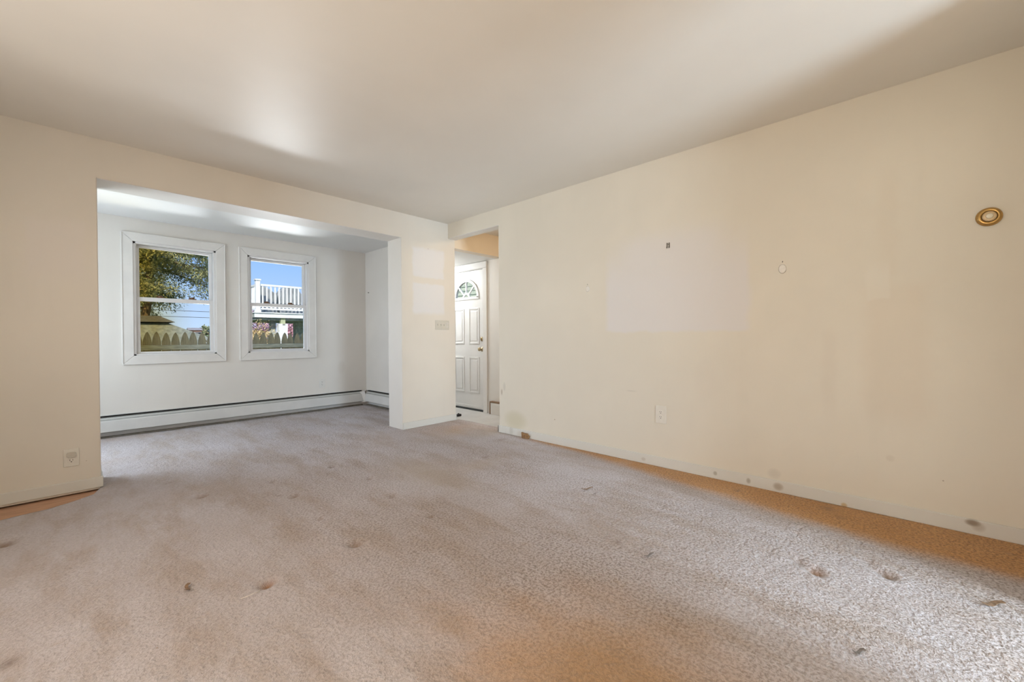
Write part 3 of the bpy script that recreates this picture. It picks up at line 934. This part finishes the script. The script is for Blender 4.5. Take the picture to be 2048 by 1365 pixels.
# ================================================================== baseboard heaters
def heater(label, axis, lo, hi, face):
    """axis 'x': runs along x against the back wall (face = wall y); axis 'y': along y against the right wall (face = wall x)"""
    root = empty('baseboard_heater', ((lo + hi) / 2, face, 0) if axis == 'x' else (face, (lo + hi) / 2, 0))
    tag(root, label, 'heater', 'baseboard heaters of the alcove')
    def P(poly, name, mat, bev=0.0):
        # poly in (d = distance out of the wall, z)
        if axis == 'x':
            mm = Matrix(((0, 0, 1, lo), (-1, 0, 0, face), (0, 1, 0, 0), (0, 0, 0, 1)))
        else:
            mm = Matrix(((-1, 0, 0, face), (0, 0, 1, lo), (0, 1, 0, 0), (0, 0, 0, 1)))
        return keep(MB().prism(poly, mm, hi - lo).build(name, mat, bevel=bev), root)
    P([(0.0005, 0.02), (0.003, 0.02), (0.003, 0.232), (0.020, 0.236), (0.020, 0.239), (0.0005, 0.239)], 'back_plate', mat_heater)
    P([(0.003, 0.222), (0.024, 0.216), (0.024, 0.221), (0.003, 0.2315)], 'air_slot', mat_heater_dark)
    P([(0.026, 0.2135), (0.030, 0.216), (0.057, 0.188), (0.054, 0.185)], 'damper', mat_heater_grey)
    P([(0.040, 0.206), (0.044, 0.208), (0.048, 0.2025), (0.045, 0.200)], 'damper_rib', mat_heater)
    P([(0.058, 0.066), (0.062, 0.066), (0.066, 0.072), (0.066, 0.180), (0.060, 0.1865), (0.056, 0.184), (0.060, 0.178), (0.060, 0.074)], 'front_panel', mat_heater)
    P([(0.006, 0.062), (0.052, 0.062), (0.052, 0.150), (0.006, 0.150)], 'fins', mat_fin)
    P([(0.003, 0.002), (0.040, 0.002), (0.040, 0.018), (0.003, 0.018)], 'floor_strip', mat_fin)
    return root


heater('long white baseboard heater under the two windows', 'x', XL + 0.01, 3.06, AY1)
heater('short white baseboard heater along the right wall of the alcove', 'y', 4.45, 6.02, AXR)
cc = MB()
mm = Matrix.Translation((3.088, 6.045, 0.0)) @ Matrix.Rotation(math.radians(-45), 4, 'Z')
cc.box(-0.040, 0.040, -0.004, 0.004, 0.052, 0.226, mm @ Matrix.Translation((0, -0.012, 0)) @ Matrix.Rotation(math.radians(10), 4, 'X') @ Matrix.Rotation(math.radians(-6), 4, 'Y'))
cc.box(-0.040, 0.040, -0.004, 0.055, 0.222, 0.228, mm @ Matrix.Rotation(math.radians(-6), 4, 'Y'))
o = cc.build('heater_corner_cover', mat_white_trim, bevel=0.0015)
tag(o, 'loose off-white corner cover between the two baseboard heaters', 'cover')

# ================================================================== things on the floor
o = MB()
o.prism([(-0.048, 0.0), (0.040, 0.0), (0.052, 0.030), (0.030, 0.036), (0.024, 0.052), (-0.020, 0.050), (-0.055, 0.056)],
        Matrix.Translation((XR - BT - 0.004, 2.80, 0.001)) @ Matrix(((0, 0, -1, 0), (-1, 0, 0, 0), (0, 1, 0, 0), (0, 0, 0, 1))), 0.022)
tag(o.build('wood_scrap', mat_block, bevel=0.003), 'small broken brown wood scrap leaning on the right baseboard', 'wood scrap')
o = MB().box(3.66, 3.73, 4.50, 4.55, ZF + 0.0005, ZF + 0.030).lathe([(0.012, 0.0), (0.010, 0.012)], Matrix.Translation((3.695, 4.525, ZF + 0.030)), 14)
tag(o.build('door_stop', mat_rubber, bevel=0.004), 'small black door stop on the grey entry floor', 'door stop')


def scrap(x, y, length, width, ang, mat, name, label, cat, curl=0.004):
    q = MB()
    n = 6
    vs, fs = [], []
    for i in range(n + 1):
        t = i / n - 0.5
        w = width * (0.55 + 0.45 * math.cos(t * 2.6)) * (0.8 + 0.4 * random.random())
        cx, cy = t * length, curl * 2 * math.sin(t * 5)
        z = 0.004 + curl * (1 - math.cos(t * 3)) * 1.5
        for s, zz in ((-1, 0), (1, 0), (1, 0.002), (-1, 0.002)):
            px, py = cx, cy + s * w / 2
            vs.append((x + px * math.cos(ang) - py * math.sin(ang), y + px * math.sin(ang) + py * math.cos(ang), z + zz + carpet_z(x, y)))
    for i in range(n):
        for k in range(4):
            fs.append((i * 4 + k, i * 4 + (k + 1) % 4, i * 4 + 4 + (k + 1) % 4, i * 4 + 4 + k))
    fs += [(3, 2, 1, 0), (n * 4, n * 4 + 1, n * 4 + 2, n * 4 + 3)]
    q.add(vs, fs)
    tag(q.build(name, mat), label, cat)


scrap(1.848, 0.866, 0.055, 0.010, -0.55, mat_scrap, 'carpet_scrap', 'thin grey scrap lying in the middle of the carpet', 'scrap')
scrap(1.739, 0.101, 0.042, 0.013, -0.9, mat_scrap, 'carpet_scrap', 'short dark grey scrap on the carpet nearest the bottom edge', 'scrap')
scrap(2.393, -0.251, 0.085, 0.020, -1.0, mat_leafscrap, 'dry_leaf', 'brownish curled scrap on the carpet at the right edge', 'scrap', 0.006)
scrap(0.313, 2.145, 0.050, 0.016, 0.9, mat_leafscrap, 'dry_leaf', 'small brown leaf-like scrap on the left of the carpet', 'scrap', 0.006)
scrap(2.377, 1.55, 0.085, 0.012, -0.62, mat_leafscrap, 'carpet_tear', 'thin brown torn strip on the carpet below the outlet', 'scrap', 0.005)
fib = MB().tube([(0.445, 1.905, 0.004), (0.465, 1.892, 0.010), (0.485, 1.893, 0.011), (0.505, 1.902, 0.006), (0.515, 1.915, 0.003)], 0.0013, 6)
tag(fib.build('loose_thread', simple('thread', (0.8, 0.75, 0.68), 0.8)), 'short pale loose thread on the carpet beside the deepest dent', 'thread')

# ================================================================== outdoors
mat_ground = simple('lawn', (0.16, 0.20, 0.07), 0.9, 0.35, 3)
mat_fence = simple('weathered_wood', (0.42, 0.31, 0.17), 0.85, 0.28, 9, 0.3, 60, stretch=(6, 1, 0.6))
mat_rail = simple('weathered_rail', (0.56, 0.47, 0.32), 0.85, 0.25, 8, 0.3, 60, stretch=(0.6, 1, 6))
mat_pvc = simple('white_vinyl', (0.86, 0.86, 0.85), 0.4, 0.02, 6)
mat_cover = simple('grey_fabric_cover', (0.27, 0.28, 0.27), 0.85, 0.30, 5, stretch=(5, 1, 0.8))
mat_deckwood = simple('grey_deck_timber', (0.34, 0.35, 0.31), 0.85, 0.25, 8)
mat_greenpost = simple('treated_timber', (0.50, 0.53, 0.33), 0.8, 0.15, 10)
mat_shingle = simple('grey_green_shingle', (0.21, 0.22, 0.18), 0.9, 0.2, 14)
mat_shingle_d = simple('brown_shingle', (0.11, 0.095, 0.06), 0.9, 0.2, 14)
mat_siding = simple('pale_green_siding', (0.62, 0.65, 0.48), 0.6, 0.02, 5)
mat_stone = simple('grey_stone', (0.40, 0.41, 0.38), 0.9, 0.3, 12)
mat_bark = simple('brown_bark', (0.20, 0.13, 0.07), 0.9, 0.3, 20, 0.4, 60)
mat_wire = simple('black_cable', (0.10, 0.10, 0.10), 0.6)


def leaf_mat(name, c0, c1, trans=0.3):
    m, nt, b = new_mat(name)
    oi = N(nt, 'ShaderNodeTexNoise')
    oi.inputs['Scale'].default_value = 2.2
    oi.inputs['Detail'].default_value = 3
    nt.links.new(coords(nt), oi.inputs['Vector'])
    nt.links.new(mixc(nt, mapr(nt, oi.outputs['Fac'], 0.35, 0.65), c0, c1), b.inputs['Base Color'])
    b.inputs['Roughness'].default_value = 0.7
    b.inputs['Subsurface Weight'].default_value = 0.0
    b.inputs['Transmission Weight'].default_value = 0.0
    return m


mat_needle = leaf_mat('evergreen_needles', (0.16, 0.19, 0.075), (0.42, 0.38, 0.15))
mat_pink = leaf_mat('pink_blossom', (0.85, 0.42, 0.50), (0.95, 0.70, 0.76))
mat_tan = leaf_mat('tan_twigs', (0.55, 0.40, 0.17), (0.72, 0.56, 0.30))
mat_hedge = leaf_mat('far_hedge', (0.22, 0.25, 0.12), (0.42, 0.42, 0.25))

struct(MB().box(-60, 90, 6.25, 180, G - 0.5, G).box(4.3, 90, -40, 6.25, G - 0.5, G).build('ground', mat_ground), 'lawn and ground outside the house')


def foliage(name, mat, centres, per, spread, ln, wd, parent, droop=0.3, seed=1):
    rnd = random.Random(seed)
    vs, fs = [], []
    for (cx, cy, cz, s) in centres:
        for k in range(per):
            p = Vector((cx + rnd.gauss(0, spread * s), cy + rnd.gauss(0, spread * s), cz + rnd.gauss(0, spread * s * 0.6)))
            d = Vector((rnd.uniform(-1, 1), rnd.uniform(-1, 1), rnd.uniform(-1, 0.6) - droop)).normalized()
            w = d.cross(Vector((rnd.uniform(-1, 1), rnd.uniform(-1, 1), rnd.uniform(-1, 1)))).normalized()
            L_, W_ = ln * rnd.uniform(0.6, 1.4), wd * rnd.uniform(0.6, 1.4)
            n = len(vs)
            vs += [p - w * W_ * 0.5, p + d * L_ * 0.5 - w * W_ * 0.5, p + d * L_, p + d * L_ * 0.5 + w * W_ * 0.5]
            fs.append((n, n + 1, n + 2, n + 3))
    q = MB()
    q.v, q.f = [tuple(v) for v in vs], fs
    o = q.build(name, mat, parent)
    o['kind'] = 'stuff'
    return o


# picket fence: 0.14 m pickets with pointed curved tips, two rails on the house side
FY = 10.4
fence = empty('picket_fence', (3.0, FY, G))
tag(fence, 'weathered brown picket fence with pointed tips outside the windows', 'fence')
tip = []
for k in range(9):
    t = k / 8
    tip.append((0.066 * (1 - t ** 1.25) ** 0.62 if t < 1 else 0.0, 0.205 * t))
zs = 0.975
outl = [(-0.066, G + 0.04), (0.066, G + 0.04)] + [(x, zs + z) for x, z in tip] + [(-x, zs + z) for x, z in reversed(tip[:-1])]
mm = Matrix(((1, 0, 0, 0), (0, 0, 1, -0.010), (0, 1, 0, 0), (0, 0, 0, 1)))
base = MB().prism(outl, mm, 0.020).build('picket', mat_fence)
base.parent = fence
base.location = (-2.6, 0, -G)
for k in range(1, 34):
    cpy = base.copy()
    COL.objects.link(cpy)
    cpy.location = (-2.6 + k * 0.1405, random.uniform(-.003, .003), -G + random.uniform(-.012, .012))
    cpy.rotation_euler = (0, random.uniform(-.012, .012), 0)
for z0, z1 in ((0.835, 0.925), (0.70, 0.795), (-0.25, -0.16)):
    keep(MB().box(0.3, 5.1, FY - 0.048, FY - 0.012, z0, z1).build('rail', mat_rail, bevel=0.004), fence)
for x in (0.6, 2.65, 4.7):
    keep(MB().box(x - 0.045, x + 0.045, FY + 0.012, FY + 0.10, G, 0.93).build('post', mat_fence), fence)

# raised white deck
DYF = 15.3
deck = empty('deck', (5.6, DYF + 1.5, G))
tag(deck, 'raised deck with white vinyl railing beyond the fence', 'deck')
KK = lambda o: keep(o, deck)
DX0, DX1, DD = 4.075, 8.0, 3.0
KK(MB().box(DX0 - 0.02, DX1, DYF, DYF + 0.04, 1.745, 1.885).build('front_fascia', mat_pvc))
KK(MB().box(DX0 - 0.02, DX0 + 0.02, DYF + 0.04, DYF + DD, 1.745, 1.885).build('side_fascia', mat_deckwood))
KK(MB().box(DX0 - 0.04, DX1, DYF - 0.03, DYF + DD, 1.886, 1.915).build('deck_floor', mat_pvc))
KK(MB().box(DX0 + 0.02, DX1, DYF + 0.08, DYF + DD, 1.66, 1.744).build('joists', mat_deckwood))
def rail_post(x, y):
    p = KK(MB().box(x - 0.062, x + 0.062, y - 0.062, y + 0.062, 1.915, 2.955).build('railing_post', mat_pvc))
    c_ = MB().box(x - 0.085, x + 0.085, y - 0.085, y + 0.085, 2.955, 2.985).prism([(-0.085, -0.085), (0.085, -0.085), (0.085, 0.085), (-0.085, 0.085)], Matrix.Translation((x, y, 2.985)), 0.012).build('post_cap', mat_pvc)
    c_.parent = p
    c2 = MB().box(x - 0.078, x + 0.078, y - 0.078, y + 0.078, 1.915, 1.99).build('post_skirt', mat_pvc)
    c2.parent = p
rail_post(4.165, DYF + 0.08)
rail_post(4.165, DYF + 2.2)
rail_post(7.6, DYF + 0.08)
def xrail(y, x0, x1):
    KK(MB().box(x0, x1, y - 0.03, y + 0.03, 2.785, 2.845).build('top_rail', mat_pvc))
    KK(MB().box(x0, x1, y - 0.022, y + 0.022, 2.005, 2.060).build('bottom_rail', mat_pvc))
    n = int((x1 - x0) / 0.1235)
    bl = MB().box(-0.019, 0.019, -0.019, 0.019, 2.06, 2.785)
    b0 = bl.build('baluster', mat_pvc)
    for k in range(n):
        o = b0 if k == 0 else b0.copy()
        if k:
            COL.objects.link(o)
        o.parent = deck
        o.matrix_parent_inverse = Matrix.Translation(deck.location).inverted()
        o.location = (x0 + 0.085 + k * 0.1235, y, 0)
xrail(DYF + 0.08, 4.23, 7.54)
xrail(DYF + 2.9, 4.23, 7.54)
KK(MB().box(4.135, 4.195, DYF + 0.14, DYF + 2.9, 2.785, 2.845).build('top_rail', mat_pvc))
KK(MB().box(4.143, 4.187, DYF + 0.14, DYF + 2.9, 2.005, 2.060).build('bottom_rail', mat_pvc))
b0 = MB().box(-0.019, 0.019, -0.019, 0.019, 2.06, 2.785).build('baluster', mat_pvc)
for k in range(18):
    o = b0 if k == 0 else b0.copy()
    if k:
        COL.objects.link(o)
    o.parent = deck
    o.matrix_parent_inverse = Matrix.Translation(deck.location).inverted()
    o.location = (4.165, DYF + 0.26 + k * 0.1235, 0)
KK(MB().box(4.79, 5.06, DYF + 0.05, DYF + 0.30, G, 1.545).build('support_column', mat_pvc))
KK(MB().box(4.85, 4.99, DYF + 0.06, DYF + 0.20, 1.545, 1.745).build('timber_bracket', mat_greenpost))
KK(MB().box(4.90, 4.98, DYF + 0.045, DYF + 0.06, 1.49, 1.545).build('bracket_plate', mat_deckwood))
KK(MB().box(4.635, 4.785, DYF + 0.35, DYF + 0.55, G, 1.66).build('timber_post', mat_deckwood))
KK(MB().box(5.62, 7.8, DYF + 0.9, DYF + 1.2, G, 1.66).build('rear_wall', mat_stone))

# rounded grey covers standing on the deck behind the railing
def arch_cover(x0, x1, z0, zt, shape, y0, d, label):
    n = 16
    pts = [(x0, z0), (x1, z0)]
    for k in range(n + 1):
        t = 1 - k / n
        pts.append((x0 + (x1 - x0) * t, z0 + (zt - z0) * shape(t)))
    o = MB().prism(pts, Matrix(((1, 0, 0, 0), (0, 0, 1, y0), (0, 1, 0, 0), (0, 0, 0, 1))), d).build('furniture_cover', mat_cover, bevel=0.06, seg=3)
    tag(o, label, 'cover', 'grey covers on the deck')


arch_cover(4.30, 4.93, 1.916, 2.87, lambda t: 0.60 + 0.40 * math.cos((t - 0.08) * 1.52), DYF + 0.60, 0.5, 'grey sloping cover on the deck behind the corner railing post')
arch_cover(4.97, 5.80, 1.916, 2.93, lambda t: 0.52 + 0.48 * math.sin(max(0.02, min(0.98, t)) * math.pi) ** 0.55, DYF + 0.62, 0.6, 'grey arched cover on the deck, right of the sloping one')

# garden shelter with a two-tier roof
sh = empty('garden_shelter', (0.28, 14.0, G))
tag(sh, 'garden shelter with a grey two-tier hipped roof behind the fence', 'shelter')
def frustum(cx, cy, z0, hx0, hy0, z1, hx1, hy1):
    vs = [(cx - hx0, cy - hy0, z0), (cx + hx0, cy - hy0, z0), (cx + hx0, cy + hy0, z0), (cx - hx0, cy + hy0, z0), (cx - hx1, cy - hy1, z1), (cx + hx1, cy - hy1, z1), (cx + hx1, cy + hy1, z1), (cx - hx1, cy + hy1, z1)]
    return MB().add(vs, [(0, 3, 2, 1), (4, 5, 6, 7), (0, 1, 5, 4), (1, 2, 6, 5), (2, 3, 7, 6), (3, 0, 4, 7)])
keep(frustum(0.28, 14.0, 0.72, 2.95, 1.25, 1.45, 1.36, 0.50).build('lower_roof', mat_shingle), sh)
keep(frustum(0.28, 14.0, 1.47, 1.50, 0.62, 1.64, 1.25, 0.10).build('upper_roof', mat_shingle_d), sh)
keep(frustum(0.28, 14.0, 0.66, 2.95, 1.25, 0.72, 2.95, 1.25).build('eave_board', mat_deckwood), sh)
for a in (-2.7, 2.7):
    for c_ in (-1.1, 1.1):
        keep(MB().box(0.28 + a - 0.07, 0.28 + a + 0.07, 14.0 + c_ - 0.07, 14.0 + c_ + 0.07, G, 0.68).build('post', mat_deckwood), sh)

# evergreen tree
TX, TY = 1.65, 17.6
tree = empty('evergreen_tree', (TX, TY, G))
tag(tree, 'large evergreen tree with golden green needles outside the left window', 'tree')
keep(MB().tube([(TX - 0.25, TY, G), (TX - 0.14, TY, 1.2), (TX + 0.05, TY, 2.6), (TX + 0.1, TY, 4.2), (TX, TY, 6.0)], [0.15, 0.12, 0.11, 0.08, 0.04], 10).build('trunk', mat_bark), tree)
rnd = random.Random(11)
cent = []
for k in range(26):
    z = rnd.uniform(1.7, 5.6)
    a = rnd.uniform(0, 2 * math.pi)
    L_ = rnd.uniform(1.2, 2.6) * (1.0 if z < 4 else 0.75)
    p0 = Vector((TX, TY, z))
    pts = [p0]
    for j in range(1, 5):
        t = j / 4
        pts.append(p0 + Vector((math.cos(a) * L_ * t, math.sin(a) * L_ * t, 0.35 * t - 0.7 * t * t + rnd.uniform(-.08, .08))))
    keep(MB().tube(pts, [0.045, 0.035, 0.027, 0.018, 0.008], 6).build('branch', mat_bark), tree)
    for j in range(1, 5):
        for r_ in range(3):
            q = pts[j] + Vector((rnd.gauss(0, .16), rnd.gauss(0, .16), rnd.gauss(-.03, .09)))
            cent.append((q.x, q.y, q.z, rnd.uniform(0.7, 1.2)))
for k in range(230):      # fill the crown, thinner towards its rim
    a, r_ = rnd.uniform(0, 2 * math.pi), 2.1 * rnd.random() ** 0.6
    z = rnd.uniform(2.15, 5.8)
    if z < 2.5 and r_ > 1.2:
        continue
    cent.append((TX + r_ * math.cos(a), TY + r_ * math.sin(a), z, 1.0))
fo = foliage('needles', mat_needle, cent, 90, 0.16, 0.10, 0.028, None, 0.35, 3)
keep(fo, tree)

# bare branched shrub at the right of the left window
bs = empty('bare_shrub', (2.75, 11.7, G))
tag(bs, 'bare shrub with thin grey twigs behind the fence', 'shrub')
for k in range(12):
    a = rnd.uniform(0, 2 * math.pi)
    h_ = rnd.uniform(1.5, 2.15)
    p = Vector((2.75, 11.7, G))
    pts = [p, p + Vector((0.15 * math.cos(a), 0.15 * math.sin(a), h_ * 0.5)), p + Vector((0.45 * math.cos(a), 0.45 * math.sin(a), h_ * 0.85)), p + Vector((0.75 * math.cos(a), 0.75 * math.sin(a), h_))]
    keep(MB().tube(pts, [0.018, 0.014, 0.009, 0.004], 5).build('twig', mat_bark), bs)

# blossom trees and a tan bush seen under the deck
def bush(name, label, cat, mat, x, y, zc, rx, rz, n, per, ln, wd, seed, trunk=True):
    root = empty(name, (x, y, G))
    tag(root, label, cat)
    r_ = random.Random(seed)
    cs = []
    for k in range(n):
        v = Vector((r_.gauss(0, 1), r_.gauss(0, 1), r_.gauss(0, 1))).normalized() * (r_.random() ** 0.4)
        cs.append((x + v.x * rx, y + v.y * rx, zc + v.z * rz, 1.0))
    keep(foliage('blossom' if 'blossom' in name else 'foliage', mat, cs, per, 0.12, ln, wd, None, 0.0, seed), root)
    if trunk:
        keep(MB().tube([(x, y, G), (x + .04, y, (G + zc) / 2), (x, y, zc)], [0.10, 0.08, 0.05], 8).build('trunk', mat_bark), root)
        for k in range(6):
            a = k * 1.05
            keep(MB().tube([(x, y, (G + zc) / 2 + .1 * k), (x + .4 * rx * math.cos(a), y + .4 * rx * math.sin(a), zc), (x + .8 * rx * math.cos(a), y + .8 * rx * math.sin(a), zc + .3 * rz)], [0.04, 0.025, 0.01], 5).build('branch', mat_bark), root)


bush('blossom_tree', 'pink blossoming tree seen under the deck, left of the white column', 'tree', mat_pink, 5.50, 20.0, 1.5, 0.58, 0.9, 80, 40, 0.08, 0.06, 21)
bush('blossom_tree', 'pink blossoming tree seen under the deck, right of the white column', 'tree', mat_pink, 7.05, 20.8, 1.3, 0.42, 0.9, 70, 40, 0.08, 0.06, 22)
bush('tan_bush', 'tan leafless bush behind the fence under the deck corner', 'bush', mat_tan, 3.95, 14.6, 0.85, 0.42, 0.75, 60, 40, 0.10, 0.025, 23, False)

# far background: rise with hedge, two houses, power line
def house(label, x, y, z, w, d, h, rh, wallm, roofm, rot=0.0):
    root = empty('house', (x, y, z))
    tag(root, label, 'house')
    MB().box(-w / 2, w / 2, -d / 2, d / 2, 0, h).build('wall', wallm, root)
    mm = Matrix(((0, 0, 1, -w / 2 - 0.3), (1, 0, 0, 0), (0, 1, 0, h), (0, 0, 0, 1)))
    MB().prism([(-d / 2 - 0.4, 0), (d / 2 + 0.4, 0), (0, rh)], mm, w + 0.6).build('roof', roofm, root)
    for k in range(3):
        u = -w / 3 + k * w / 3
        f_ = MB().box(u - 0.5, u + 0.5, -d / 2 - 0.05, -d / 2 + 0.02, h * 0.35, h * 0.75).build('window', mat_pvc, root)
        MB().box(u - 0.42, u + 0.42, -d / 2 - 0.07, -d / 2 - 0.05, h * 0.38, h * 0.72).build('pane', mat_rubber, f_)
    root.rotation_euler[2] = rot


mat_brick = simple('red_brick', (0.50, 0.22, 0.15), 0.8, 0.15, 3)
mat_roofw = simple('grey_far_roof', (0.27, 0.25, 0.24), 0.8, 0.1, 2)
house('pale house with a light roof far beyond the fence', 18.4, 154, 1.9, 4.6, 5, 1.7, 1.0, simple('pale_far_wall', (0.55, 0.54, 0.52), 0.8), mat_roofw)
house('red brick house far beyond the fence', 23.7, 146, 1.6, 2.8, 3, 2.0, 0.7, mat_brick, mat_roofw)
struct(MB().prism([(70, G - 0.3), (150, 2.3), (176, 2.6), (176, G - 0.3)], Matrix(((0, 0, 1, -20), (1, 0, 0, 0), (0, 1, 0, 0), (0, 0, 0, 1))), 100).build('hillside', mat_ground), 'green rising lawn far behind the fence')
bush('far_tree', 'far grey-green tree right of the red brick house', 'tree', mat_hedge, 27.3, 152, 3.0, 2.2, 2.0, 60, 24, 0.6, 0.5, 32)
pl = empty('power_line', (3.2, 23.5, G))
tag(pl, 'thin dark power line crossing the sky behind the tree', 'cable')
for (z0, z1) in ((2.10, 1.98), (2.35, 2.28)):
    pts = [(-3 + 14 * k / 12, 23.5, z0 + (z1 - z0) * k / 12 - 0.0 + 0.02 * ((k - 6) ** 2) / 12) for k in range(13)]
    keep(MB().tube(pts, 0.011, 6).build('cable', mat_wire), pl)
for x in (-3.0, 11.0):
    keep(MB().tube([(x, 23.5, G), (x, 23.5, 4.5)], 0.10, 8).build('pole', mat_bark), pl)

# neighbour's clapboard wall seen through the fan light
nb = empty('neighbour_house', (8.2, 10.0, G))
tag(nb, 'pale green clapboard house outside the front door fan light', 'house')
keep(MB().box(8.05, 8.4, 7.0, 12.8, G, 5.0).build('wall', mat_siding), nb)
bd = MB().add([(8.050, 7.0, 0), (8.026, 7.0, 0), (8.044, 7.0, 0.128), (8.050, 7.0, 0.128), (8.050, 12.8, 0), (8.026, 12.8, 0), (8.044, 12.8, 0.128), (8.050, 12.8, 0.128)],
              [(0, 1, 2, 3), (4, 7, 6, 5), (1, 5, 6, 2), (0, 4, 5, 1), (2, 6, 7, 3)]).build('clapboard', mat_siding)
for k in range(44):
    o = bd if k == 0 else bd.copy()
    if k:
        COL.objects.link(o)
    o.parent = nb
    o.matrix_parent_inverse = Matrix.Translation(nb.location).inverted()
    o.location = (0, 0, G + k * 0.124)
